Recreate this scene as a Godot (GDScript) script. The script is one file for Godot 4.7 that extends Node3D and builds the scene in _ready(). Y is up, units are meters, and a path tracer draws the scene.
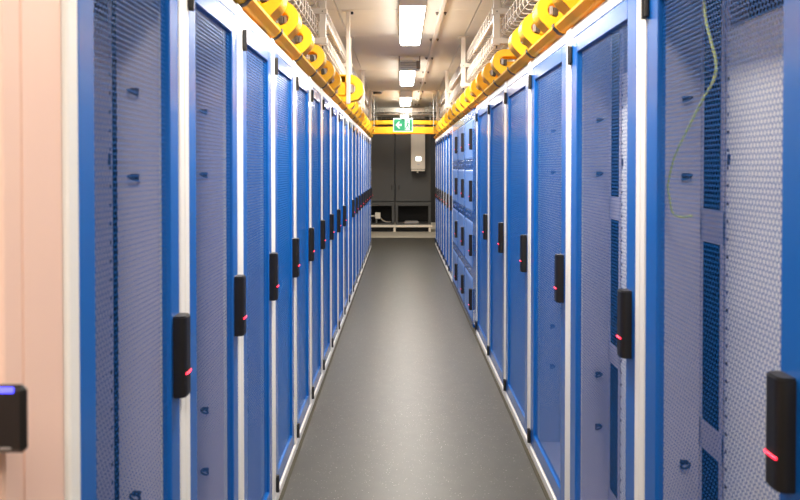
extends Node3D
# A narrow aisle between two rows of blue mesh-door server racks. Depth d runs along -Z from the camera.

const EYE := 1.455            # height of the camera
const XL := -0.538            # front plane of the left row
const XR := 0.661             # front plane of the right row
const TOP := 2.0              # height of the racks
const CEIL := 2.815           # underside of the ceiling panels
const NTH := ["first", "second", "third", "fourth", "fifth", "sixth", "seventh", "eighth", "ninth", "tenth", "eleventh", "twelfth", "thirteenth", "fourteenth", "fifteenth", "sixteenth", "seventeenth", "eighteenth", "nineteenth", "twentieth", "twenty-first", "twenty-second"]

var M := {}
var taken := {}
var rng := RandomNumberGenerator.new()

# ---------------------------------------------------------------- mesh building
class Geo:
	var v := PackedVector3Array()
	var n := PackedVector3Array()
	var uv := PackedVector2Array()
	var ix := PackedInt32Array()

	# a flat polygon, corners anticlockwise seen from outside
	func fan(p: Array) -> void:
		var nn: Vector3 = (p[1] - p[0]).cross(p[2] - p[0]).normalized()
		var b := v.size()
		for q in p:
			v.append(q)
			n.append(nn)
		for k in range(1, p.size() - 1):
			ix.append_array([b, b + k + 1, b + k])

	# a flat convex polygon turned away from the point c
	func face(p: Array, c: Vector3) -> void:
		var mid := Vector3.ZERO
		for q in p:
			mid += q
		mid /= p.size()
		if (p[1] - p[0]).cross(p[2] - p[0]).dot(mid - c) < 0:
			p = p.duplicate()
			p.reverse()
		fan(p)

	func box(c: Vector3, s: Vector3, e := 0.0) -> void:
		var h := s / 2
		e = minf(e, minf(h.x, minf(h.y, h.z)) * 0.9)
		var g := h - Vector3(e, e, e)
		for a in 3:
			var b := (a + 1) % 3
			var d := (a + 2) % 3
			for sg in [-1.0, 1.0]:
				var q := []
				for t in [[-1, -1], [1, -1], [1, 1], [-1, 1]]:
					var p := Vector3.ZERO
					p[a] = sg * h[a]
					p[b] = t[0] * g[b]
					p[d] = t[1] * g[d]
					q.append(c + p)
				face(q, c)
			if e > 0:
				for s1 in [-1.0, 1.0]:
					for s2 in [-1.0, 1.0]:
						var q := []
						for t in [[0, -1], [0, 1], [1, 1], [1, -1]]:
							var p := Vector3.ZERO
							p[a] = t[1] * g[a]
							p[b] = s1 * (h[b] if t[0] == 0 else g[b])
							p[d] = s2 * (g[d] if t[0] == 0 else h[d])
							q.append(c + p)
						face(q, c)
		if e > 0:
			for sx in [-1.0, 1.0]:
				for sy in [-1.0, 1.0]:
					for sz in [-1.0, 1.0]:
						var sv := Vector3(sx, sy, sz)
						face([c + sv * Vector3(h.x, g.y, g.z), c + sv * Vector3(g.x, h.y, g.z), c + sv * Vector3(g.x, g.y, h.z)], c)

	func span(x0: float, x1: float, y0: float, y1: float, z0: float, z1: float, e := 0.0) -> void:
		box(Vector3(x0 + x1, y0 + y1, z0 + z1) / 2, Vector3(absf(x1 - x0), absf(y1 - y0), absf(z1 - z0)), e)

	# a polygon in the plane (U, V) pushed along W from t0 to t1
	func prism(poly: PackedVector2Array, U: Vector3, V: Vector3, W: Vector3, t0: float, t1: float, o := Vector3.ZERO) -> void:
		var q := poly.duplicate()
		if Geometry2D.is_polygon_clockwise(q):
			q.reverse()
		if U.cross(V).dot(W) < 0:
			q.reverse()
		var m := q.size()
		for k in m:
			var a := q[k]
			var b := q[(k + 1) % m]
			var A := o + U * a.x + V * a.y
			var B := o + U * b.x + V * b.y
			fan([A + W * t0, B + W * t0, B + W * t1, A + W * t1])
		var tri := Geometry2D.triangulate_polygon(q)
		var far := o + W * (t0 + t1) / 2
		for k in range(0, tri.size(), 3):
			for t in [t0, t1]:
				var p := []
				for j in 3:
					var c := q[tri[k + j]]
					p.append(o + U * c.x + V * c.y + W * t)
				var nn: Vector3 = (p[1] - p[0]).cross(p[2] - p[0])
				if nn.dot(p[0] - far) * 1.0 < 0 and nn.dot(W) * (t - (t0 + t1) / 2) < 0:
					p.reverse()
				elif nn.dot(W) * (t - (t0 + t1) / 2) < 0:
					p.reverse()
				fan(p)

	# a round bar through points
	func tube(pts: Array, r: float, sides := 6) -> void:
		var m := pts.size()
		var b := v.size()
		var up := Vector3.UP
		var first: Vector3 = (pts[1] - pts[0]).normalized()
		if absf(first.dot(up)) > 0.9:
			up = Vector3.RIGHT
		var side := first.cross(up).normalized()
		for k in m:
			var t: Vector3 = (pts[mini(k + 1, m - 1)] - pts[maxi(k - 1, 0)]).normalized()
			side = (side - t * side.dot(t)).normalized()
			var other := t.cross(side)
			for j in sides:
				var a := TAU * j / sides
				var d := side * cos(a) + other * sin(a)
				v.append(pts[k] + d * r)
				n.append(d)
		for k in m - 1:
			for j in sides:
				var a0 := b + k * sides + j
				var a1 := b + k * sides + (j + 1) % sides
				ix.append_array([a0, a0 + sides, a1, a1, a0 + sides, a1 + sides])
		for e in [0, m - 1]:
			var t: Vector3 = (pts[0] - pts[1]).normalized() if e == 0 else (pts[m - 1] - pts[m - 2]).normalized()
			var base := v.size()
			for j in sides:
				v.append(v[b + e * sides + j])
				n.append(t)
			for j in range(1, sides - 1):
				if e == 0:
					ix.append_array([base, base + j, base + j + 1])
				else:
					ix.append_array([base, base + j + 1, base + j])

	func ring(c: Vector3, axis: Vector3, R: float, r: float, seg := 12) -> void:
		var a := axis.normalized()
		var u := a.cross(Vector3(0.31, 0.9, 0.2)).normalized()
		var w := a.cross(u)
		var pts := []
		for k in seg + 1:
			var t := TAU * k / seg
			pts.append(c + (u * cos(t) + w * sin(t)) * R)
		tube(pts, r, 6)

	func mesh(mat: Material = null) -> ArrayMesh:
		var arr := []
		arr.resize(Mesh.ARRAY_MAX)
		arr[Mesh.ARRAY_VERTEX] = v
		arr[Mesh.ARRAY_NORMAL] = n
		arr[Mesh.ARRAY_INDEX] = ix
		var am := ArrayMesh.new()
		am.add_surface_from_arrays(Mesh.PRIMITIVE_TRIANGLES, arr)
		if mat:
			am.surface_set_material(0, mat)
		return am


func numbered(called: String) -> String:
	var k: int = taken.get(called, 0)
	taken[called] = k + 1
	return called if k == 0 else "%s_%03d" % [called, k]


func tag(o: Node, label: String, category: String, group := "", kind := "") -> Node:
	if label: o.set_meta("label", label)
	if category: o.set_meta("category", category)
	if group: o.set_meta("group", group)
	if kind: o.set_meta("kind", kind)
	return o


func thing(called: String, label: String, category: String, at := Vector3.ZERO, group := "") -> Node3D:
	var o := Node3D.new()
	o.name = numbered(called)
	o.position = at
	add_child(o, true)
	tag(o, label, category, group)
	return o


func part(called: String, g: Geo, mat: Material, parent: Node, kind := "") -> MeshInstance3D:
	return put(called, g.mesh(mat), parent, kind)


func put(called: String, m: Mesh, parent: Node, kind := "") -> MeshInstance3D:
	var o := MeshInstance3D.new()
	o.mesh = m
	o.name = numbered(called) if parent == self else called
	parent.add_child(o, true)
	if parent != self:
		var k := 0
		for c in parent.get_children():
			if c != o and c.get_meta("stem", "") == called:
				k += 1
		if k:
			o.name = "%s_%03d" % [called, k]
		o.set_meta("stem", called)
	if kind:
		o.set_meta("kind", kind)
	return o


func struct(called: String, g: Geo, mat: Material) -> MeshInstance3D:
	var o := put(called, g.mesh(mat), self, "structure")
	return o


func dup(src: Node3D, at: Vector3, turn: float, label: String, group := "") -> Node3D:
	var r: Node3D = src.duplicate()
	var stem := String(src.name).rstrip("0123456789").rstrip("_")
	r.name = numbered(stem)
	add_child(r, true)
	r.position = at
	r.rotation.y = turn
	r.set_meta("label", label)
	if group: r.set_meta("group", group)
	return r


func srgb(r: int, g: int, b: int) -> Color:
	return Color8(r, g, b)


func mat(c: Color, rough: float, metal := 0.0, spec := 0.5) -> StandardMaterial3D:
	var m := StandardMaterial3D.new()
	m.albedo_color = c
	m.roughness = rough
	m.metallic = metal
	m.metallic_specular = spec
	return m


func glow(c: Color, e: float, base := Color.WHITE) -> StandardMaterial3D:
	var m := mat(base, 0.4)
	m.emission_enabled = true
	m.emission = c
	m.emission_energy_multiplier = e
	return m


func noise(freq: float, seed_: int, oct := 3) -> FastNoiseLite:
	var f := FastNoiseLite.new()
	f.seed = seed_
	f.frequency = freq
	f.fractal_octaves = oct
	f.noise_type = FastNoiseLite.TYPE_SIMPLEX_SMOOTH
	return f


func noise_image(size: int, freq: float, seed_: int, lo: Color, hi: Color) -> Image:
	var f := noise(freq, seed_, 4)
	var src := f.get_seamless_image(size, size)
	var im := Image.create(size, size, false, Image.FORMAT_RGB8)
	for y in size:
		for x in size:
			im.set_pixel(x, y, lo.lerp(hi, src.get_pixel(x, y).r))
	return im


func materials() -> void:
	M.blue = mat(srgb(0, 96, 180), 0.5, 0.0, 0.3)
	M.blue.clearcoat_enabled = true
	M.blue.clearcoat = 1.0
	M.blue.clearcoat_roughness = 0.17
	M.mesh = mat(srgb(0, 94, 174), 0.5, 0.0, 0.3)
	M.mesh.clearcoat_enabled = true
	M.mesh.clearcoat = 0.6
	M.mesh.clearcoat_roughness = 0.2
	M.white = mat(srgb(240, 236, 228), 0.42)
	M.inside = mat(srgb(208, 200, 212), 0.55)
	M.panel = mat(srgb(250, 248, 246), 0.5)
	M.dark = mat(srgb(22, 22, 24), 0.6)
	M.bayblack = mat(srgb(10, 10, 12), 0.8, 0.0, 0.2)
	M.black = mat(srgb(24, 21, 20), 0.42)
	M.rubber = mat(srgb(30, 28, 27), 0.55)
	M.led = glow(Color(1.0, 0.12, 0.22), 2.2, srgb(200, 60, 70))
	M.blueled = glow(Color(0.25, 0.25, 1.0), 2.0, srgb(90, 90, 220))
	M.salmon = mat(srgb(246, 206, 184), 0.5)
	M.red = mat(srgb(214, 70, 60), 0.5)
	M.yellow = mat(srgb(252, 200, 36), 0.45)
	M.yellow.backlight_enabled = true
	M.yellow.backlight = srgb(190, 150, 30)
	M.strap = mat(srgb(62, 54, 44), 0.5)
	M.steel = mat(srgb(168, 166, 162), 0.45, 0.6)
	M.knob = mat(srgb(104, 118, 150), 0.5, 0.3)
	M.galv = mat(srgb(136, 126, 112), 0.55)
	M.boltgrey = mat(srgb(112, 102, 94), 0.5)
	M.tray = mat(srgb(216, 206, 192), 0.5)
	M.locker = mat(srgb(108, 146, 206), 0.4)
	M.charcoal = mat(srgb(72, 71, 68), 0.5)
	M.bay = mat(srgb(30, 29, 28), 0.7)
	M.beige = mat(srgb(236, 226, 208), 0.5)
	M.grille = mat(srgb(206, 202, 198), 0.4, 0.3)
	M.lamp = glow(Color(1.0, 0.975, 0.94), 9.0)
	M.green = glow(Color(0.05, 0.62, 0.40), 0.35, srgb(14, 140, 90))
	M.signwhite = glow(Color(0.9, 1.0, 0.95), 0.3, srgb(225, 235, 228))
	M.screen = glow(Color(0.95, 1.0, 1.0), 1.6)
	M.cable = mat(srgb(196, 206, 96), 0.45)
	M.grime = mat(srgb(74, 70, 60), 0.8, 0.0, 0.2)
	# the floor: grey rubber with pale and dark flecks
	var size := 1024
	var base := noise_image(size, 0.012, 5, srgb(50, 47, 39), srgb(60, 57, 48))
	var fine := noise(0.35, 9, 2).get_seamless_image(size, size)
	for y in size:
		for x in size:
			var c := base.get_pixel(x, y)
			var k := (fine.get_pixel(x, y).r - 0.5) * 0.07
			base.set_pixel(x, y, Color(c.r + k, c.g + k, c.b + k))
	for i in 2600:
		var x := rng.randi_range(0, size - 3)
		var y := rng.randi_range(0, size - 3)
		var bright := rng.randf_range(0.45, 0.75)
		for a in rng.randi_range(1, 3):
			for b in rng.randi_range(1, 2):
				base.set_pixel(x + a, y + b, Color(bright, bright * 0.98, bright * 0.94))
	M.floor = mat(Color.WHITE, 0.40, 0.0, 0.47)
	M.floor.albedo_texture = ImageTexture.create_from_image(base)
	M.floor.uv1_triplanar = true
	M.floor.uv1_world_triplanar = true
	M.floor.uv1_scale = Vector3(0.7, 0.7, 0.7)
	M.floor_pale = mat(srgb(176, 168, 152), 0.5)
	# ceiling panels: faintly mottled warm white metal
	M.ceil = mat(Color.WHITE, 0.65, 0.0, 0.3)
	M.ceil.albedo_texture = ImageTexture.create_from_image(noise_image(256, 0.01, 21, srgb(206, 202, 190), srgb(218, 214, 202)))
	M.ceil.uv1_triplanar = true
	M.ceil.uv1_world_triplanar = true
	M.ceil.uv1_scale = Vector3(0.35, 0.35, 0.35)
	M.seam = mat(srgb(120, 108, 94), 0.8)
	M.wall = mat(srgb(200, 190, 174), 0.7)


# ---------------------------------------------------------------- racks
# A rack stands with its front at local x = 0 looking along +x; its width runs along z.
# The hinge side is +z, the handle side -z.

# a sheet punched with staggered rows of round holes, spanning the given rectangle
func punched(y0: float, y1: float, z0: float, z1: float, x: float, open: float, th: float) -> ArrayMesh:
	var pitch := 0.0125
	var r := pitch * open / 2
	var row := pitch * sqrt(3.0) / 2
	var cols := int(ceil((z1 - z0) / pitch))
	var rows := int(ceil((y1 - y0) / row))
	var dirs := []
	var rim := []
	for k in 12:                             # a cell: its six corners and six edge middles
		var a := TAU * k / 12
		dirs.append(Vector3(0, sin(a), cos(a)))
		rim.append(dirs[k] * (pitch / 2 if k % 2 == 0 else pitch / sqrt(3.0)))
	var cell := PackedVector3Array()
	var cn := PackedVector3Array()
	var ci := PackedInt32Array()
	for k in 12:
		cell.append_array([rim[k], dirs[k] * r, dirs[k] * r, dirs[k] * r - Vector3(th, 0, 0)])
		cn.append_array([Vector3.RIGHT, Vector3.RIGHT, -dirs[k], -dirs[k]])
		var a := 4 * k
		var b := 4 * ((k + 1) % 12)
		ci.append_array([a, b, a + 1, b, b + 1, a + 1, a + 2, b + 2, a + 3, b + 2, b + 3, a + 3])
	var g := Geo.new()
	var v := PackedVector3Array()
	var n := PackedVector3Array()
	var idx := PackedInt32Array()
	for j in rows:
		for i in cols:
			var c := Vector3(x, y0 + (j + 0.5) * row, z0 + (i + (0.25 if j % 2 else 0.75)) * pitch)
			var b := v.size()
			v.append_array(Transform3D(Basis(), c) * cell)
			n.append_array(cn)
			for q in ci:
				idx.append(b + q)
	g.v = v
	g.n = n
	g.ix = idx
	return g.mesh(M.mesh)


func handle_geo(y: float, z: float, x := 0.0) -> Geo:
	var g := Geo.new()
	var poly := PackedVector2Array()
	for k in 7:                              # a D section: rounded towards the aisle
		var a := PI / 2 * k / 6
		poly.append(Vector2(x + 0.016 + 0.014 * sin(a), z - 0.011 - 0.014 * cos(a)))
	for k in 7:
		var a := PI / 2 * k / 6
		poly.append(Vector2(x + 0.016 + 0.014 * cos(a), z + 0.011 + 0.014 * sin(a)))
	poly.append(Vector2(x, z + 0.025))
	poly.append(Vector2(x, z - 0.025))
	var o := Vector3(0, y, 0)
	g.prism(poly, Vector3.RIGHT, Vector3.BACK, Vector3.UP, -0.0935, 0.0935, o)
	var small := PackedVector2Array()
	for p in poly:
		small.append(Vector2(x + (p.x - x) * 0.9, z + (p.y - z) * 0.9))
	g.prism(small, Vector3.RIGHT, Vector3.BACK, Vector3.UP, -0.097, 0.097, o)
	return g


func led_geo(y: float, z: float, x := 0.0) -> Geo:
	var g := Geo.new()
	var pts := []
	for k in 7:
		var a := PI / 2 * k / 6
		pts.append(Vector3(x + 0.0160 + 0.0143 * sin(a), y, z - 0.011 - 0.0143 * cos(a)))
	for k in 7:
		var a := PI / 2 * k / 6
		pts.append(Vector3(x + 0.0160 + 0.0143 * cos(a), y, z + 0.011 + 0.0143 * sin(a)))
	g.tube(pts.slice(4, 10), 0.0026, 6)
	return g


func frame_bars(g: Geo, y0: float, y1: float, z0: float, z1: float, side: float, top: float, bottom: float, x0: float, x1: float, e := 0.003) -> void:
	g.span(x0, x1, y0, y1, z0, z0 + side, e)
	g.span(x0, x1, y0, y1, z1 - side, z1, e)
	g.span(x0, x1, y1 - top, y1, z0 + side, z1 - side, e)
	g.span(x0, x1, y0, y0 + bottom, z0 + side, z1 - side, e)


func make_rack(w: float, label: String, with_handle := true, solid := false, weave := 2) -> Node3D:
	var t := thing("server_rack", label, "server rack")
	var h := w / 2
	var g := Geo.new()                       # cabinet shell
	for s in [-1.0, 1.0]:
		g.span(-1.0, -0.05, 0.02, TOP - 0.004, s * h, s * (h - 0.016))
	g.span(-1.0, -0.05, TOP - 0.02, TOP - 0.004, -h + 0.016, h - 0.016)
	g.span(-1.0, -0.05, 0.02, 0.05, -h + 0.016, h - 0.016)
	g.span(-1.0, -0.985, 0.05, TOP - 0.02, -h + 0.016, h - 0.016)
	part("cabinet_shell", g, M.inside, t)
	g = Geo.new()                            # white front frame
	g.span(-0.05, 0.002, 0.0, TOP, -h, -h + 0.037, 0.003)
	g.span(-0.05, 0.002, 0.0, TOP, h - 0.037, h, 0.003)
	g.span(-0.05, -0.003, TOP - 0.045, TOP, -h + 0.037, h - 0.037, 0.003)
	g.span(-0.05, 0.005, 0.0, 0.047, -h + 0.001, h - 0.001, 0.006)
	part("front_frame", g, M.white, t)
	# inside: blanking panel, baffles with cable slots, rails, rings
	var px := -0.155
	g = Geo.new()
	g.span(px - 0.003, px, 0.07, 1.80, -0.241, 0.241, 0.001)
	part("blanking_panel", g, M.panel if h > 0.35 else M.inside, t)
	g = Geo.new()
	for s in [-1.0, 1.0]:
		g.span(px - 0.05, px - 0.004, 0.05, TOP - 0.02, s * 0.236, s * 0.256, 0.001)
		var j := 0.62
		if h > 0.35:                         # wide rack: slotted side baffle
			var zi := 0.258
			var zo := h - 0.018
			var bands := [[0.05, 0.20], [0.70, 0.775], [1.258, 1.346]]
			for b in bands:
				g.span(px - 0.004, px - 0.001, b[0], b[1], s * zi, s * zo)
			g.span(px - 0.004, px - 0.001, 0.05, 1.97, s * (zo - 0.012), s * zo)
			g.span(px - 0.004, px - 0.001, 0.05, 1.97, s * zi, s * (zi + 0.016))
	part("mounting_rail", g, M.inside, t)
	g = Geo.new()
	for s in [-1.0, 1.0]:
		var y := 0.12
		while y < 1.78:
			g.span(px, px + 0.001, y - 0.004, y + 0.004, s * 0.2325 - 0.004, s * 0.2325 + 0.004)
			y += 0.0445
	for s in [-1.0, 1.0]:
		g.span(px, px + 0.004, 1.462, 1.490, s * 0.225 - 0.006, s * 0.225 + 0.006, 0.003)
	part("rail_hole", g, M.dark, t, "stuff")
	for s in [-1.0, 1.0]:
		for y in [1.645, 1.435, 0.65, 0.445]:
			g = Geo.new()
			var c := Vector3(-0.115, y, s * (h - 0.016 - 0.008))
			g.box(c + Vector3(0, 0.0, s * 0.004), Vector3(0.022, 0.012, 0.008), 0.002)
			g.ring(c + Vector3(0, -0.005, -s * 0.006), Vector3(0.5, 0.9, 0), 0.013, 0.0032, 10)
			part("cable_ring", g, M.dark, t)
	g = Geo.new()
	g.span(px - 0.07, px - 0.06, 0.05, TOP - 0.02, -h + 0.017, h - 0.017)
	for sg in [-1.0, 1.0]:
		g.span(px - 0.0595, px - 0.0505, 0.05, TOP - 0.021, sg * (h - 0.0165), sg * (h - 0.0195))
		g.span(px - 0.0505, px - 0.004, 0.05, TOP - 0.021, sg * (h - 0.0165), sg * (h - 0.0175))
	part("equipment_bay", g, M.bayblack, t)
	# the door
	var dz := h - 0.0395
	g = Geo.new()
	var side := 0.063 if w < 0.7 else 0.080
	frame_bars(g, 0.054, TOP - 0.049, -dz, dz, side, 0.062, 0.07, -0.022, 0.0)
	var door := part("door", g, M.blue, t)
	if solid:
		g = Geo.new()
		g.span(-0.014, -0.008, 0.12, TOP - 0.108, -dz + side - 0.002, dz - side + 0.002)
		part("solid_sheet", g, M.blue, door)
	else:
		put("perforated_sheet", sheets(w, dz - side, weave), door, "stuff")
	for y in [0.093, 1.890]:
		g = Geo.new()
		g.span(0.0, 0.011, y - 0.034, y + 0.034, dz - 0.020, dz + 0.012, 0.004)
		g.tube([Vector3(0.008, y - 0.036, dz - 0.001), Vector3(0.008, y + 0.036, dz - 0.001)], 0.0075, 10)
		part("hinge", g, M.rubber, door)
	var hz := -dz + (0.025 if w < 0.7 else 0.053)
	if with_handle:
		part("handle", handle_geo(1.006, hz), M.black, door)
		var led := part("indicator_light", led_geo(0.966, hz), M.led, door)
		led.set_meta("label", "glowing red strip on the handle")
	return t


# the rows carry three makes of perforated sheet: open, medium and close
var sheet_of := {}
func sheets(w: float, half: float, weave: int) -> ArrayMesh:
	var key := "%s %d" % [w, weave]
	if not sheet_of.has(key):
		sheet_of[key] = punched(0.118, TOP - 0.105, -half - 0.004, half + 0.004, -0.010, [0.94, 0.85, 0.71][weave], [0.0003, 0.0008, 0.0014][weave])
	return sheet_of[key]


func make_locker(w: float, label: String) -> Node3D:
	var t := thing("locker_cabinet", label, "cabinet", Vector3.ZERO, "cabinets with four stacked doors")
	var h := w / 2
	var g := Geo.new()
	g.span(-1.0, -0.05, 0.02, TOP - 0.004, -h, h)
	part("cabinet_shell", g, M.inside, t)
	g = Geo.new()
	var bands := [0.0, 0.485, 1.0, 1.485, 1.955]
	g.span(-0.05, -0.002, 0.0, TOP, -h, -h + 0.05, 0.003)
	g.span(-0.05, -0.002, 0.0, TOP, h - 0.05, h, 0.003)
	for b in bands:
		var half := 0.045 if b > 0.1 and b < 1.9 else 0.045
		g.span(-0.05, -0.002, maxf(0.0, b - half), minf(TOP, b + half), -h + 0.05, h - 0.05, 0.003)
	part("front_frame", g, M.blue, t)
	for k in 4:
		var y0: float = bands[k] + 0.05
		var y1: float = bands[k + 1] - 0.05
		g = Geo.new()
		g.span(-0.04, 0.0, y0, y1, -h + 0.054, h - 0.054, 0.006)
		var door := part("door", g, M.locker, t)
		g = Geo.new()
		frame_bars(g, y0 + 0.02, y1 - 0.02, -h + 0.074, h - 0.074, 0.006, 0.006, 0.006, 0.0, 0.0025, 0.001)
		part("raised_border", g, M.locker, door)
		var yc := (y0 + y1) / 2
		part("handle", handle_geo(yc, -h + 0.085), M.black, door)
		part("indicator_light", led_geo(yc - 0.05, -h + 0.085), M.led, door)
	for k in [1, 2, 3]:
		g = Geo.new()
		var y: float = bands[k]
		for z in [-0.1, 0.16]:
			g.tube([Vector3(-0.004, y, z), Vector3(0.008, y, z)], 0.010, 12)
		part("lock_knob", g, M.knob, t)
	return t


func racks() -> void:
	var pitch := 0.602
	var n_left := 19
	var protos := [make_rack(0.6014, "", true, false, 0), make_rack(0.6014, "", true, false, 1), make_rack(0.6014, "", true, false, 2)]
	for k in n_left:
		var d := 1.115 + pitch * (k + 0.5)
		var where := Vector3(XL, 0, -d)
		var label := "blue mesh-door server rack, %s in the left row after the salmon cabinet" % NTH[k]
		if k in [0, 2, 3]:
			var p: Node3D = protos[[0, 2, 3].find(k)]
			p.position = where
			tag(p, label, "", "blue racks of the left row")
		elif k == 9:
			var p := make_rack(0.6014, "solid blue rack door without handle, between handled racks of the left row", false, true)
			p.position = where
			tag(p, "", "", "blue racks of the left row")
		else:
			dup(protos[0 if k < 2 else 2], where, 0, label, "blue racks of the left row")
	var wides := [make_rack(0.8192, "", true, false, 0), make_rack(0.8192, "", true, false, 1), make_rack(0.8192, "", true, false, 2)]
	for k in 6:
		var d := 1.08 + 0.82 * (k + 0.5)
		var where := Vector3(XR, 0, -d)
		var label := "wide blue mesh-door server rack, %s from the near end of the right row" % NTH[k]
		if k in [0, 2, 3]:
			var p: Node3D = wides[[0, 2, 3].find(k)]
			p.position = where
			p.rotation.y = PI
			tag(p, label if k else "wide blue server rack with a yellow-green cable hanging inside its mesh door", "", "wide blue racks of the right row")
		else:
			dup(wides[0 if k < 2 else 2], where, PI, label, "wide blue racks of the right row")
	# filler between the wide racks and the lockers
	var t := thing("filler_panel", "narrow plain blue filler panel beside the cabinets with four small doors", "filler panel", Vector3(XR, 0, -6.14))
	var g := Geo.new()
	g.span(0.0, 0.5, 0.05, TOP - 0.02, -0.137, 0.137, 0.004)
	part("panel", g, M.blue, t)
	g = Geo.new()
	g.span(0.03, 0.5, 0.0, 0.05, -0.13, 0.13, 0.002)
	part("plinth", g, M.dark, t)
	var locker := make_locker(0.831, "")
	for k in 3:
		var where := Vector3(XR, 0, -(6.28 + 0.835 * (k + 0.5)))
		var label: String = ["blue cabinet with four stacked handled doors, beside the narrow filler panel", "blue cabinet with four stacked handled doors, middle one of the three", "blue cabinet with four stacked handled doors, farthest of the three, before narrow racks"][k]
		if k == 0:
			locker.position = where
			locker.rotation.y = PI
			locker.set_meta("label", label)
		else:
			dup(locker, where, PI, label)
	for k in 7:
		var d := 8.785 + pitch * (k + 0.5)
		dup(protos[2], Vector3(XR, 0, -d), PI, "narrow blue server rack, %s beyond the four-door cabinets in the right row" % NTH[k], "narrow blue racks of the right row")
	# the salmon cabinet at the near end of the left row
	t = thing("salmon_cabinet", "salmon pink equipment cabinet at the near end of the left row", "cabinet", Vector3(XL, 0, -0.81))
	g = Geo.new()
	g.span(-1.0, -0.03, 0.02, TOP - 0.004, -0.3, 0.3, 0.004)
	part("cabinet_shell", g, M.salmon, t)
	g = Geo.new()
	g.span(-0.03, -0.004, 0.0, TOP, -0.3, -0.178, 0.004)
	g.span(-0.03, -0.004, 0.0, TOP, 0.25, 0.3, 0.004)
	g.span(-0.03, -0.004, TOP - 0.05, TOP, -0.178, 0.25, 0.004)
	g.span(-0.03, -0.004, 0.0, 0.05, -0.178, 0.25, 0.004)
	part("front_frame", g, M.salmon, t)
	g = Geo.new()
	frame_bars(g, 0.054, TOP - 0.054, -0.172, 0.246, 0.05, 0.06, 0.06, -0.028, 0.0, 0.004)
	g.span(-0.024, -0.008, 0.11, TOP - 0.11, -0.125, 0.2)
	var door := part("door", g, M.salmon, t)
	g = Geo.new()
	g.span(0.0, 0.067, 1.096, 1.182, -0.064, -0.050, 0.006)
	part("lock_reader", g, M.black, door)
	g = Geo.new()
	g.span(0.006, 0.054, 1.1735, 1.1805, -0.051, -0.0485, 0.0008)
	part("status_light", g, M.blueled, door).set_meta("label", "glowing blue bar along the top of the reader")
	g = Geo.new()
	g.span(0.036, 0.050, 1.102, 1.105, -0.051, -0.0490, 0.0006)
	part("reader_mark", g, M.steel, door)


# ---------------------------------------------------------------- yellow raceways above the racks
# local frame: +x towards the aisle, origin on the rack's front top edge; width along z
func arc(cx: float, cy: float, r: float, a0: float, a1: float, k: int) -> PackedVector2Array:
	var p := PackedVector2Array()
	for i in k + 1:
		var a := deg_to_rad(lerpf(a0, a1, float(i) / k))
		p.append(Vector2(cx + r * cos(a), cy + r * sin(a)))
	return p


func band(path: PackedVector2Array, inner: PackedVector2Array) -> PackedVector2Array:
	var q := path.duplicate()
	for i in range(inner.size() - 1, -1, -1):
		q.append(inner[i])
	return q


func raceway_meshes(length: float) -> Array:
	var g := Geo.new()                       # trough: flat bed over the racks, side that leans out over the aisle
	var o := PackedVector2Array([Vector2(-0.22, 0.10), Vector2(-0.22, 0.004), Vector2(0.0, 0.004), Vector2(0.012, 0.009), Vector2(0.032, 0.030), Vector2(0.034, 0.040)])
	var i := PackedVector2Array([Vector2(-0.215, 0.10), Vector2(-0.215, 0.009), Vector2(-0.002, 0.009), Vector2(0.009, 0.014), Vector2(0.027, 0.033), Vector2(0.029, 0.040)])
	g.prism(band(o, i), Vector3.RIGHT, Vector3.UP, Vector3.BACK, -length / 2 + 0.004, length / 2 - 0.004)
	var c := Geo.new()                       # dark coupling strap round the trough
	o = PackedVector2Array([Vector2(-0.1, 0.001), Vector2(0.001, 0.001), Vector2(0.014, 0.006), Vector2(0.0355, 0.0285), Vector2(0.038, 0.044)])
	i = PackedVector2Array([Vector2(-0.1, 0.006), Vector2(-0.001, 0.006), Vector2(0.011, 0.011), Vector2(0.0325, 0.0315), Vector2(0.033, 0.044)])
	c.prism(band(o, i), Vector3.RIGHT, Vector3.UP, Vector3.BACK, -0.016, 0.016)
	return [g.mesh(M.yellow), c.mesh(M.strap)]


func drop_meshes(R: float, r: float, wide: float, back: float, rise := 1.64) -> Array:
	# a U channel that leaves the trough, rises over the aisle and turns back over the racks
	var cx := 0.11 * R
	var cy := rise * R + 0.004
	var low := PackedVector2Array([Vector2(-0.05, 0.0105), Vector2(0.0, 0.0105)])
	var o := low.duplicate()
	o.append_array(arc(cx, cy, R, -52, 95, 16))
	o.append(Vector2(-back, cy + R))
	var i := PackedVector2Array([Vector2(-0.05, cy - r - 0.03), Vector2(-0.02, cy - r - 0.012)])
	i.append_array(arc(cx, cy, r, -70, 95, 12))
	i.append(Vector2(-back, cy + r))
	var s := PackedVector2Array([Vector2(-0.05, 0.0155), Vector2(-0.002, 0.0155)])
	s.append_array(arc(cx, cy, R - 0.005, -52, 95, 16))
	s.append(Vector2(-back, cy + R - 0.005))
	var out := []
	for z in [-1.0, 1.0]:
		var g := Geo.new()
		g.prism(band(o, i), Vector3.RIGHT, Vector3.UP, Vector3.BACK, z * wide / 2, z * (wide / 2 - 0.005))
		out.append(g.mesh(M.yellow))
	var g2 := Geo.new()
	g2.prism(band(o, s), Vector3.RIGHT, Vector3.UP, Vector3.BACK, -wide / 2 + 0.005, wide / 2 - 0.005)
	out.append(g2.mesh(M.yellow))
	var c := Geo.new()                       # clamp at the inner side of the bend
	c.span(cx - r * 0.5, cx + 0.004, cy - r * 0.9, cy + r * 0.4, -wide / 2 - 0.002, wide / 2 + 0.002, 0.003)
	out.append(c.mesh(M.strap))
	var b := Geo.new()
	b.span(cx + 0.006, cx + r * 0.72, cy - r * 0.7, cy + r * 0.55, -wide / 2 + 0.0, wide / 2 - 0.02, 0.002)
	out.append(b.mesh(M.steel))
	return out


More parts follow.
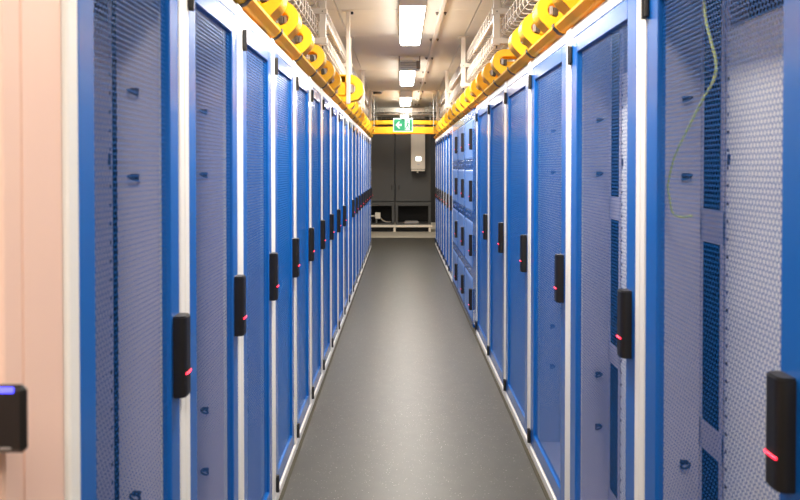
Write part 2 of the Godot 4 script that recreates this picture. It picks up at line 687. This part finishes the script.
func raceways() -> void:
	var rm := raceway_meshes(0.602)
	var dm := drop_meshes(0.074, 0.030, 0.11, 0.16)
	var big := drop_meshes(0.125, 0.056, 0.16, 0.085, 1.02)
	for row in 2:
		var x: float = XL if row == 0 else XR
		var turn := 0.0 if row == 0 else PI
		var name_: String = "left" if row == 0 else "right"
		var count := 19 if row == 0 else 20
		for k in count:
			var d := 1.115 + 0.602 * (k + 0.5) - (0.0 if row == 0 else 0.1)
			var t := thing("cable_raceway", "yellow curved raceway trough along the %s rack tops, %s length from the near end" % [name_, NTH[k]], "cable raceway", Vector3(x, TOP, -d), "yellow raceway lengths above the %s row" % name_)
			t.rotation.y = turn
			put("trough", rm[0], t)
			var c := put("coupling_strap", rm[1], t)
			c.position.z = 0.279 if row == 0 else -0.279
		var ds: Array = [1.75, 2.30, 2.74, 3.15, 3.62, 4.22, 4.80, 5.30, 7.0, 7.6, 8.2, 8.9, 9.5, 10.2, 10.9, 11.6, 12.2] if row == 0 else [1.5, 2.2, 2.62, 2.99, 3.36, 3.67, 4.40, 4.9, 5.3, 5.75, 6.25, 6.8, 7.3, 7.9, 8.5, 9.2, 9.9, 10.6, 11.4, 12.2]
		for k in ds.size():
			var t := thing("raceway_drop", "yellow looped raceway bend above the %s row, %s bend from the near end" % [name_, NTH[k]], "raceway bend", Vector3(x, TOP, -ds[k]), "yellow bends above the %s row" % name_)
			t.rotation.y = turn
			put("side_wall", dm[0], t)
			put("side_wall", dm[1], t)
			put("outer_wall", dm[2], t)
			put("clamp", dm[3], t)
			put("clamp_bolt", dm[4], t)
	# the large bend that crosses the left row by the white post
	var t := thing("raceway_elbow", "large yellow raceway elbow wrapped behind the white ceiling post", "raceway bend", Vector3(XL + 0.06, TOP + 0.045, -6.35))
	put("side_wall", big[0], t)
	put("side_wall", big[1], t)
	put("outer_wall", big[2], t)
	put("clamp", big[3], t)
	put("clamp_bolt", big[4], t)
	var g := Geo.new()
	var o := PackedVector2Array([Vector2(0, 0.17), Vector2(0, 0), Vector2(0.16, 0), Vector2(0.16, 0.17), Vector2(0.155, 0.17), Vector2(0.155, 0.005), Vector2(0.005, 0.005), Vector2(0.005, 0.17)])
	g.prism(o, Vector3.BACK, Vector3.UP, Vector3.RIGHT, -0.088, -0.022, Vector3(0, 0.072, -0.08))
	part("feed_trough", g, M.yellow, t)
	# crossings at the far end
	cross_duct(-12.78, 2.085, 0.125, "yellow raceway crossing the aisle under the exit sign")
	cross_duct(-14.25, 2.345, 0.085, "yellow raceway crossing higher, behind the exit sign")


func cross_duct(z: float, y: float, h: float, label: String) -> void:
	var t := thing("crossing_raceway", label, "cable raceway", Vector3(0.06, y, z))
	var g := Geo.new()
	var o := PackedVector2Array([Vector2(-0.08, h), Vector2(-0.08, 0.012), Vector2(-0.068, 0), Vector2(0.068, 0), Vector2(0.08, 0.012), Vector2(0.08, h), Vector2(0.074, h), Vector2(0.074, 0.012), Vector2(-0.074, 0.012), Vector2(-0.074, h)])
	var half := 0.62 if y < 2.2 else 1.5
	g.prism(o, Vector3.BACK, Vector3.UP, Vector3.RIGHT, -half, half)
	part("trough", g, M.yellow, t)
	for s in [-0.55, 0.55]:
		g = Geo.new()
		g.span(s - 0.02, s + 0.02, -0.004, h + 0.004, -0.084, 0.084, 0.004)
		part("joint_cover", g, M.yellow, t)
		g = Geo.new()
		for zz in [-0.06, 0.06]:
			g.tube([Vector3(s, h + 0.002, zz), Vector3(s, CEIL - y, zz)], 0.005, 6)
		part("hanger_rod", g, M.steel, t)


# ---------------------------------------------------------------- wire baskets under the ceiling
func basket_mesh(width: float, height: float, length: float, m: Material) -> ArrayMesh:
	var g := Geo.new()
	var r := 0.0042
	var n := int(round(width / 0.06))
	for k in n + 1:
		var x := -width / 2 + width * k / n
		g.tube([Vector3(x, 0, -length / 2), Vector3(x, 0, length / 2)], r, 4)
	for s in [-1.0, 1.0]:
		for y in [height * 0.45, height]:
			g.tube([Vector3(s * width / 2, y, -length / 2), Vector3(s * width / 2, y, length / 2)], r * 1.15, 4)
	var rungs := int(round(length / 0.105))
	for k in rungs:
		var z := -length / 2 + length * (k + 0.5) / rungs
		var c := 0.025
		var x := width / 2 + r
		g.tube([Vector3(-x, height + 0.005, z), Vector3(-x, c, z), Vector3(-x + c * 0.3, c * 0.3, z), Vector3(-x + c, -r, z), Vector3(x - c, -r, z), Vector3(x - c * 0.3, c * 0.3, z), Vector3(x, c, z), Vector3(x, height + 0.005, z)], r, 4)
	return g.mesh(m)


func hanger(x: float, d: float, dir: float, label: String, group: String) -> void:
	# a post at the aisle edge of the baskets with two arms reaching out over the racks
	var t := thing("tray_hanger", label, "cable tray hanger", Vector3(x, 0, -d), group)
	var g := Geo.new()
	g.span(-0.022, 0.022, 2.290, CEIL, -0.022, 0.022, 0.003)
	g.span(-0.05, 0.05, CEIL - 0.008, CEIL, -0.05, 0.05, 0.002)
	part("post", g, M.tray, t)
	for y in [2.160, 2.345, 2.545]:
		g = Geo.new()
		g.span(-dir * 0.03 if y > 2.3 else dir * 0.19, dir * 0.77, y - 0.045, y - 0.004, -0.0255, 0.0255, 0.004)
		part("arm", g, M.tray, t)
	g = Geo.new()
	g.span(dir * 0.73, dir * 0.77, 2.11, CEIL, -0.02, 0.02, 0.003)
	part("rear_post", g, M.tray, t)
	g = Geo.new()
	g.span(-0.005, 0.005, 2.270, 2.290, -0.005, 0.005, 0.002)
	g.span(-0.005, 0.005, 2.512, 2.524, 0.022, 0.026, 0.002)
	part("bolt", g, M.dark, t)


func baskets() -> void:
	var bm := basket_mesh(0.50, 0.11, 2.46, M.tray)
	var cb := Geo.new()
	for k in 7:
		var pts := []
		var x0 := rng.randf_range(-0.2, 0.2)
		for j in 12:
			pts.append(Vector3(clampf(x0 + rng.randf_range(-0.025, 0.025), -0.22, 0.22), 0.012 + 0.012 * (k % 3), -1.2 + 2.4 * j / 11.0))
		cb.tube(pts, 0.008, 6)
	var cm := cb.mesh(mat(srgb(214, 206, 198), 0.5))
	var tier_name := ["middle", "upper", "lowest"]
	for row in 2:
		var dir := -1.0 if row == 0 else 1.0
		var x := -0.53 if row == 0 else 0.655
		var name_: String = "left" if row == 0 else "right"
		for k in 5:
			hanger(x, 2.25 + 2.48 * k, dir, "white two-arm hanger for wire baskets above the %s row, %s from near end" % [name_, NTH[k]], "tray hangers above the %s row" % name_)
		for tier in 3:
			for k in 5:
				var t := thing("cable_basket", "white wire cable basket, %s tier above %s row, %s length from near end" % [tier_name[tier], name_, NTH[k]], "cable basket", Vector3(x + dir * (0.46 if tier == 2 else 0.29), [2.351, 2.551, 2.166][tier], -(1.0 + 2.48 * k)), "wire baskets above the %s row" % name_)
				put("wire_mesh", bm, t, "stuff")
				put("cable_bundle", cm, t, "stuff")
		# a slotted rail beside the first basket bay
		for k in 3:
			var t := thing("slotted_rail", "slotted white rail on basket side above %s row, %s from near end" % [name_, NTH[k]], "slotted rail", Vector3(x, 2.49, -(4.73 + 0.022 + 0.65 + 2.48 * k)), "slotted rails above the %s row" % name_)
			var g := Geo.new()
			g.span(-0.010, 0.010, -0.014, 0.014, -0.65, 0.65, 0.003)
			part("rail", g, M.tray, t)
			g = Geo.new()
			for j in 9:
				var z := -0.5 + 0.125 * j
				g.span(-dir * 0.010, -dir * 0.0112, -0.009, 0.009, z - 0.034, z + 0.034)
			part("slot", g, M.dark, t, "stuff")
	# baskets across the far end
	var fm := basket_mesh(0.30, 0.10, 4.2, M.galv)
	var names := ["wire cable basket with dark cables crossing over the aisle behind the exit sign", "wire cable basket crossing at the far end, closer to the dark cabinets"]
	for k in 2:
		var t := thing("crossing_basket", names[k], "cable basket", Vector3(0.06, [2.50, 2.47][k], [-13.55, -15.0][k]))
		t.rotation.y = PI / 2
		put("wire_mesh", fm, t, "stuff")
		var g := Geo.new()
		for j in 6:
			var pts := []
			for q in 15:
				pts.append(Vector3(-0.11 + 0.044 * j + rng.randf_range(-0.012, 0.012), 0.016 + rng.randf_range(0.0, 0.03), -2.05 + 4.1 * q / 14.0))
			g.tube(pts, 0.011, 6)
		part("cable_bundle", g, mat(srgb(46, 44, 38), 0.6), t, "stuff")
		g = Geo.new()
		for s in [-0.9, 0.9]:
			for xx in [-0.16, 0.16]:
				g.tube([Vector3(xx, -0.01, s), Vector3(xx, CEIL - t.position.y, s)], 0.006, 6)
			g.span(-0.17, 0.17, -0.03, -0.006, s - 0.015, s + 0.015, 0.003)
		part("hanger_rod", g, M.galv, t)


# ---------------------------------------------------------------- lights
func ceiling_lights() -> void:
	var hm := Geo.new()
	hm.span(-0.105, 0.105, CEIL - 0.072, CEIL - 0.001, -0.875, 0.875, 0.006)
	var dm := Geo.new()
	var o := PackedVector2Array()
	o.append(Vector2(-0.100, CEIL - 0.072))
	o.append_array(arc(-0.075, CEIL - 0.092, 0.025, 180, 260, 5))
	o.append_array(arc(0.075, CEIL - 0.092, 0.025, 280, 360, 5))
	o.append(Vector2(0.100, CEIL - 0.072))
	dm.prism(o, Vector3.RIGHT, Vector3.UP, Vector3.BACK, -0.855, 0.855)
	var em := Geo.new()
	em.span(-0.107, 0.107, CEIL - 0.118, CEIL - 0.001, 0.856, 0.880, 0.006)
	var h := hm.mesh(M.white)
	var df := dm.mesh(M.lamp)
	var e := em.mesh(M.panel)
	var labels := ["ceiling light behind the viewer", "bright white ceiling light overhead, nearest one of the ceiling row", "long white ceiling light above the middle of the racks, largest in view", "white ceiling light with a grey louvred box at its near end", "small white ceiling light directly above the exit sign", "farthest small ceiling light, above the dark cabinets"]
	for k in 6:
		var d := -0.72 + 3.45 * k
		var t := thing("ceiling_light", labels[k], "ceiling light", Vector3(0.097, 0, -d), "")
		put("housing", h, t)
		put("diffuser", df, t)
		put("end_cap", e, t)
		var l := AreaLight3D.new()
		l.name = "ceiling_light_glow"
		l.area_size = Vector2(0.19, 1.68)
		l.light_color = Color(1.0, 0.975, 0.94)
		l.light_energy = 3.0
		l.shadow_enabled = true
		l.area_range = 20.0
		l.position = Vector3(0.097, CEIL - 0.124, -d)
		l.rotation.x = -PI / 2
		add_child(l, true)


func room() -> void:
	var g := Geo.new()
	g.span(-2.5, 2.6, -0.1, 0.0, -14.4, 4.2)
	struct("floor", g, M.floor)
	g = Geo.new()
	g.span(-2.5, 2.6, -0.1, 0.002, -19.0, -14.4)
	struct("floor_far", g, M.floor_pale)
	for s in 2:
		g = Geo.new()
		if s == 0:
			g.span(XL + 0.001, XL + 0.020, 0.0, 0.004, -12.55, -0.5, 0.001)
		else:
			g.span(XR - 0.020, XR - 0.001, 0.0, 0.004, -13.0, -1.08, 0.001)
		struct("trim_%d" % (s + 1), g, M.grime)
	g = Geo.new()
	g.span(-2.6, -2.4, -0.1, 3.1, -19.2, 4.4)
	struct("wall_left", g, M.wall)
	g = Geo.new()
	g.span(2.5, 2.7, -0.1, 3.1, -19.2, 4.4)
	struct("wall_right", g, M.wall)
	g = Geo.new()
	g.span(-2.4, 2.5, -0.1, 3.1, -19.2, -18.4)
	struct("wall_far", g, M.bay)
	g = Geo.new()
	g.span(-2.4, 2.5, -0.1, 3.1, 4.0, 4.2)
	struct("wall_near", g, M.wall)
	# ceiling: a slab with separate panels below it
	g = Geo.new()
	g.span(-2.6, 2.7, CEIL + 0.022, CEIL + 0.2, -19.2, 4.4)
	var c := struct("ceiling", g, M.seam)
	var xs := [-2.4, -1.74, -0.54, 0.66, 1.86, 2.5]
	var meshes := []
	for i in 5:
		g = Geo.new()
		g.span(xs[i] + 0.0035, xs[i + 1] - 0.0035, CEIL, CEIL + 0.02, -1.24 / 2 + 0.003, 1.24 / 2 - 0.003, 0.002)
		meshes.append(g.mesh(M.ceil))
	for k in 18:
		var d := 5.95 + 1.24 * (k - 7 + 0.5)
		for i in 5:
			var p := put("ceiling_panel", meshes[i], c)
			p.position.z = -d


func details() -> void:
	# ceiling strut with bolt pairs
	var t := thing("ceiling_strut", "long pale channel strut with bolt pairs along the ceiling", "ceiling strut", Vector3(0.355, 0, 0))
	var g := Geo.new()
	g.span(-0.018, 0.018, CEIL - 0.024, CEIL - 0.001, -15.5, -1.0, 0.003)
	part("channel", g, M.tray, t)
	for k in 12:
		for s in [-1.0, 1.0]:
			g = Geo.new()
			var z := -(6.05 + 1.24 * (k - 4))
			g.tube([Vector3(s * 0.036, CEIL - 0.001, z), Vector3(s * 0.036, CEIL - 0.014, z)], 0.013, 8)
			g.tube([Vector3(s * 0.036, CEIL - 0.012, z), Vector3(s * 0.036, CEIL - 0.026, z)], 0.008, 6)
			part("bolt", g, M.boltgrey, t)
	# white post on the left row
	t = thing("ceiling_post", "white square post hanging from the ceiling above the left row", "post", Vector3(-0.455, 0, -6.02))
	g = Geo.new()
	g.span(-0.017, 0.017, 2.012, CEIL - 0.001, -0.017, 0.017, 0.003)
	g.span(-0.05, 0.05, CEIL - 0.010, CEIL - 0.001, -0.04, 0.04, 0.002)
	part("post", g, M.tray, t)
	g = Geo.new()
	g.tube([Vector3(0.036, CEIL - 0.009, 0.02), Vector3(0.036, CEIL - 0.03, 0.02)], 0.012, 8)
	part("bolt", g, M.dark, t)
	# grey louvred box before the second visible light
	t = thing("louvred_box", "grey louvred metal box on the ceiling between two lights", "ventilation box", Vector3(0.11, 0, -8.42))
	g = Geo.new()
	g.span(-0.125, 0.125, 2.646, 2.736, -0.1, 0.1, 0.004)
	part("box", g, M.grille, t)
	for k in 3:
		g = Geo.new()
		g.span(-0.11, 0.11, 2.654 + 0.028 * k, 2.668 + 0.028 * k, 0.1, 0.118, 0.002)
		part("louvre", g, M.steel, t)
	for sx in [-1.0, 1.0]:
		g = Geo.new()
		g.span(sx * 0.125 - 0.006, sx * 0.125 + 0.006, 2.655, CEIL - 0.001, -0.02, 0.02, 0.002)
		part("bracket", g, M.boltgrey, t)
	g = Geo.new()
	g.span(0.08, 0.124, 2.642, 2.74, 0.1, 0.12, 0.004)
	part("end_plate", g, M.boltgrey, t)
	# round detector on the ceiling
	t = thing("smoke_detector", "dark shallow round detector on the ceiling left of the lights", "smoke detector", Vector3(-0.41, CEIL, -12.3))
	g = Geo.new()
	g.tube([Vector3(0, -0.001, 0), Vector3(0, -0.012, 0)], 0.105, 20)
	part("base", g, M.grille, t)
	g = Geo.new()
	g.tube([Vector3(0, -0.012, 0), Vector3(0, -0.045, 0)], 0.075, 20)
	part("head", g, M.charcoal, t)
	exit_sign()
	far_end()
	# the loose cable inside the first wide rack
	g = Geo.new()
	var px := [[701, -30], [703, 15], [708, 38], [714, 62], [712, 80], [701, 100], [686, 130], [673, 158], [667, 185], [669, 200], [672, 213], [680, 217], [691, 216]]
	var pts := []
	for p in px:
		var d: float = 0.705 * 691.0 / (p[0] - 399.5)
		pts.append(Vector3(0.705, EYE + (168.0 - p[1]) * d / 691.0, -d))
	var smooth := Curve3D.new()
	for k in pts.size():
		var tan_: Vector3 = (pts[mini(k + 1, pts.size() - 1)] - pts[maxi(k - 1, 0)]) / 6.0
		smooth.add_point(pts[k], -tan_, tan_)
	smooth.bake_interval = 0.012
	g.tube(Array(smooth.get_baked_points()), 0.0028, 6)
	tag(part("loose_cable", g, M.cable, self), "thin yellow-green cable hanging in a curve behind the mesh door", "cable")


func exit_sign() -> void:
	var t := thing("exit_sign", "green emergency exit sign with running man and arrow hanging over the aisle", "exit sign", Vector3(0.045, 2.227, -12.42))
	var g := Geo.new()
	g.span(-0.178, 0.178, -0.122, 0.122, -0.03, 0.0, 0.004)
	part("housing", g, M.signwhite, t)
	g = Geo.new()
	g.span(-0.160, 0.160, -0.104, 0.104, 0.0, 0.003, 0.001)
	var face := part("face", g, M.green, t)
	g = Geo.new()
	var U := Vector3.RIGHT
	var V := Vector3.UP
	var W := Vector3.BACK
	# arrow pointing left
	g.prism(PackedVector2Array([Vector2(-0.135, 0.0), Vector2(-0.075, 0.062), Vector2(-0.052, 0.062), Vector2(-0.087, 0.020), Vector2(-0.025, 0.020), Vector2(-0.025, -0.020), Vector2(-0.087, -0.020), Vector2(-0.052, -0.062), Vector2(-0.075, -0.062)]), U, V, W, 0.003, 0.005)
	part("arrow", g, M.signwhite, face)
	g = Geo.new()
	g.span(0.036, 0.122, -0.092, 0.092, 0.003, 0.0045)
	part("doorway", g, M.signwhite, face)
	# running figure, in green on the doorway
	g = Geo.new()
	g.prism(arc(0.088, 0.062, 0.013, 0, 345, 12), U, V, W, 0.0045, 0.006)
	for q in [[[0.075, 0.044], [0.096, 0.040], [0.092, -0.010], [0.072, -0.008]], [[0.075, 0.044], [0.070, 0.034], [0.046, 0.020], [0.042, 0.030]], [[0.094, 0.038], [0.092, 0.026], [0.118, 0.004], [0.122, 0.014]], [[0.072, -0.004], [0.086, -0.010], [0.058, -0.048], [0.044, -0.040]], [[0.044, -0.040], [0.058, -0.048], [0.048, -0.080], [0.038, -0.076]], [[0.080, -0.006], [0.094, -0.010], [0.108, -0.048], [0.094, -0.050]], [[0.094, -0.042], [0.108, -0.048], [0.124, -0.056], [0.122, -0.066]]]:
		var poly := PackedVector2Array()
		for p in q:
			poly.append(Vector2(p[0], p[1]))
		g.prism(poly, U, V, W, 0.0045, 0.006)
	part("running_figure", g, M.green, face)
	g = Geo.new()
	g.prism(PackedVector2Array([Vector2(-0.03, 0.124), Vector2(0.03, 0.124), Vector2(0.012, 0.085), Vector2(-0.012, 0.085)]), U, V, W, 0.005, 0.012)
	part("mounting_clip", g, M.charcoal, t)
	g = Geo.new()
	g.tube([Vector3(0, 0.122, -0.015), Vector3(0, 2.69 - 2.227, -0.015)], 0.008, 8)
	part("hanging_rod", g, M.steel, t)


func far_end() -> void:
	# two tall charcoal units on open bases, standing on a pale steel stand
	var D := -15.65
	var spans := [[-1.55, -0.135, "tall charcoal cooling cabinet at the far end, left of its seam"], [-0.115, 0.69, "tall charcoal cooling cabinet at the far end, behind the white wall unit"]]
	for s in spans:
		var x0: float = s[0]
		var x1: float = s[1]
		var t := thing("cooling_cabinet", s[2], "cabinet", Vector3((x0 + x1) / 2, 0.17, D), "charcoal cabinets at the far end")
		var h := (x1 - x0) / 2
		var g := Geo.new()
		g.span(-h, h, 0.515, 2.30, -0.8, -0.02, 0.004)
		part("body", g, M.charcoal, t)
		g = Geo.new()
		g.span(-h + 0.012, h - 0.012, 0.53, 2.28, -0.02, 0.0, 0.005)
		var door := part("door", g, M.charcoal, t)
		g = Geo.new()
		var lx := h - 0.06 if x0 < -1 else -h + 0.08
		g.span(lx - 0.012, lx + 0.012, 0.79, 0.90, 0.0, 0.02, 0.004)
		part("latch", g, M.black, door)
		g = Geo.new()
		g.span(-h, h, 0.425, 0.512, -0.8, 0.0, 0.004)
		part("base_rail", g, M.charcoal, t)
		g = Geo.new()
		g.span(-h, h, 0.0, 0.025, -0.8, 0.0, 0.003)
		part("base_shelf", g, M.charcoal, t)
		for xx in [-h + 0.03, h - 0.03]:
			g = Geo.new()
			g.span(xx - 0.03, xx + 0.03, 0.025, 0.425, -0.05, 0.0, 0.004)
			part("base_post", g, M.charcoal, t)
		g = Geo.new()
		g.span(-h, h, 0.025, 0.425, -0.8, -0.6)
		part("back_plate", g, M.bay, t)
	# stand
	var t := thing("steel_stand", "low cream steel stand under the charcoal cabinets", "stand", Vector3(0, 0, D))
	var g := Geo.new()
	g.span(-1.6, 0.72, 0.112, 0.165, -0.06, 0.02, 0.004)
	g.span(-1.6, 0.72, 0.105, 0.168, -0.8, -0.74, 0.004)
	part("beam", g, M.beige, t)
	g = Geo.new()
	g.span(-1.58, 0.70, 0.004, 0.104, -0.13, -0.115, 0.002)
	part("kick_plate", g, M.bay, t)
	for x in [-1.5, -0.82, -0.135, 0.665]:
		for z in [-0.02, -0.77]:
			g = Geo.new()
			g.span(x - 0.025, x + 0.025, 0.002, 0.105, z - 0.025, z + 0.025, 0.003)
			part("leg", g, M.beige, t)
	# things in the open bases
	t = thing("pump", "small cream pump with a pipe in the left open base", "pump", Vector3(-0.53, 0.195, D - 0.2))
	g = Geo.new()
	g.span(-0.05, 0.07, 0.10, 0.24, -0.06, 0.06, 0.008)
	part("body", g, M.beige, t)
	g = Geo.new()
	g.tube([Vector3(-0.3, 0.16, 0), Vector3(-0.05, 0.16, 0)], 0.015, 8)
	part("pipe", g, M.beige, t)
	g = Geo.new()
	g.tube([Vector3(-0.02, 0.0, 0), Vector3(-0.02, 0.11, 0)], 0.02, 8)
	g.tube([Vector3(0.07, 0.12, 0), Vector3(0.12, 0.06, 0), Vector3(0.2, 0.02, 0.02), Vector3(0.3, 0.016, 0.03)], 0.014, 8)
	part("hose", g, M.steel, t)
	t = thing("drain_pan", "shallow pale drain pan lying in the right open base", "pan", Vector3(0.25, 0.195, D - 0.18))
	g = Geo.new()
	g.prism(PackedVector2Array([Vector2(-0.17, 0.015), Vector2(-0.13, 0.05), Vector2(0.13, 0.05), Vector2(0.17, 0.015), Vector2(0.15, 0.0), Vector2(-0.15, 0.0)]), Vector3.RIGHT, Vector3.UP, Vector3.BACK, -0.12, 0.12)
	part("pan", g, M.steel, t)
	g = Geo.new()
	g.tube([Vector3(-0.17, 0.01, 0.1), Vector3(-0.28, 0.012, 0.12), Vector3(-0.35, 0.012, 0.1)], 0.012, 8)
	part("hose", g, M.charcoal, t)
	# pale wall unit hanging before the right cabinet
	t = thing("wall_unit", "tall cream wall unit with a lit display, hanging before the charcoal cabinet", "control unit", Vector3(0.39, 0, -15.3))
	g = Geo.new()
	g.span(-0.155, 0.155, 1.43, 2.30, -0.28, 0.0, 0.008)
	part("body", g, M.beige, t)
	g = Geo.new()
	g.span(-0.15, 0.15, 1.385, 1.422, -0.28, -0.004, 0.006)
	part("drip_tray", g, M.beige, t)
	g = Geo.new()
	g.tube([Vector3(-0.01, 1.385, -0.05), Vector3(-0.01, 1.345, -0.05)], 0.018, 8)
	part("spout", g, M.beige, t)
	g = Geo.new()
	g.span(-0.05, 0.065, 1.615, 1.700, 0.0, 0.008, 0.003)
	part("display", g, M.screen, t)
	g = Geo.new()
	g.span(-0.02, 0.035, 1.525, 1.545, 0.0, 0.006, 0.002)
	part("button", g, M.grille, t)
	g = Geo.new()
	g.span(-0.145, 0.145, 2.302, CEIL, -0.27, -0.01, 0.004)
	part("duct", g, M.tray, t)


func _ready() -> void:
	rng.seed = 11
	# camera, environment, exposure
	var cam := Camera3D.new()
	cam.name = "camera"
	cam.position = Vector3(0, EYE, 0)
	cam.rotation_degrees = Vector3(-0.88, 0.04, 0)
	add_child(cam)
	var near := 0.05
	cam.near = near
	cam.far = 100.0
	cam.set_frustum(500.0 / 691.0 * near, Vector2(0, -71.4 / 691.0 * near), near, 100.0)
	cam.current = true
	var we := WorldEnvironment.new()
	we.name = "world"
	var env := Environment.new()
	env.background_mode = Environment.BG_COLOR
	env.background_color = Color(0.02, 0.02, 0.02)
	env.tonemap_mode = Environment.TONE_MAPPER_LINEAR
	env.tonemap_exposure = 2.2
	env.sdfgi_enabled = true
	env.ssao_enabled = true
	env.ssil_enabled = true
	we.environment = env
	var at := CameraAttributesPhysical.new()
	at.frustum_focal_length = 31.0
	at.frustum_focus_distance = 5.0
	at.exposure_aperture = 5.0
	we.camera_attributes = at
	add_child(we)
	materials()
	ceiling_lights()
	room()
	racks()
	raceways()
	baskets()
	details()
	for o in find_children("*", "MeshInstance3D", true, false):
		o.remove_meta("stem")
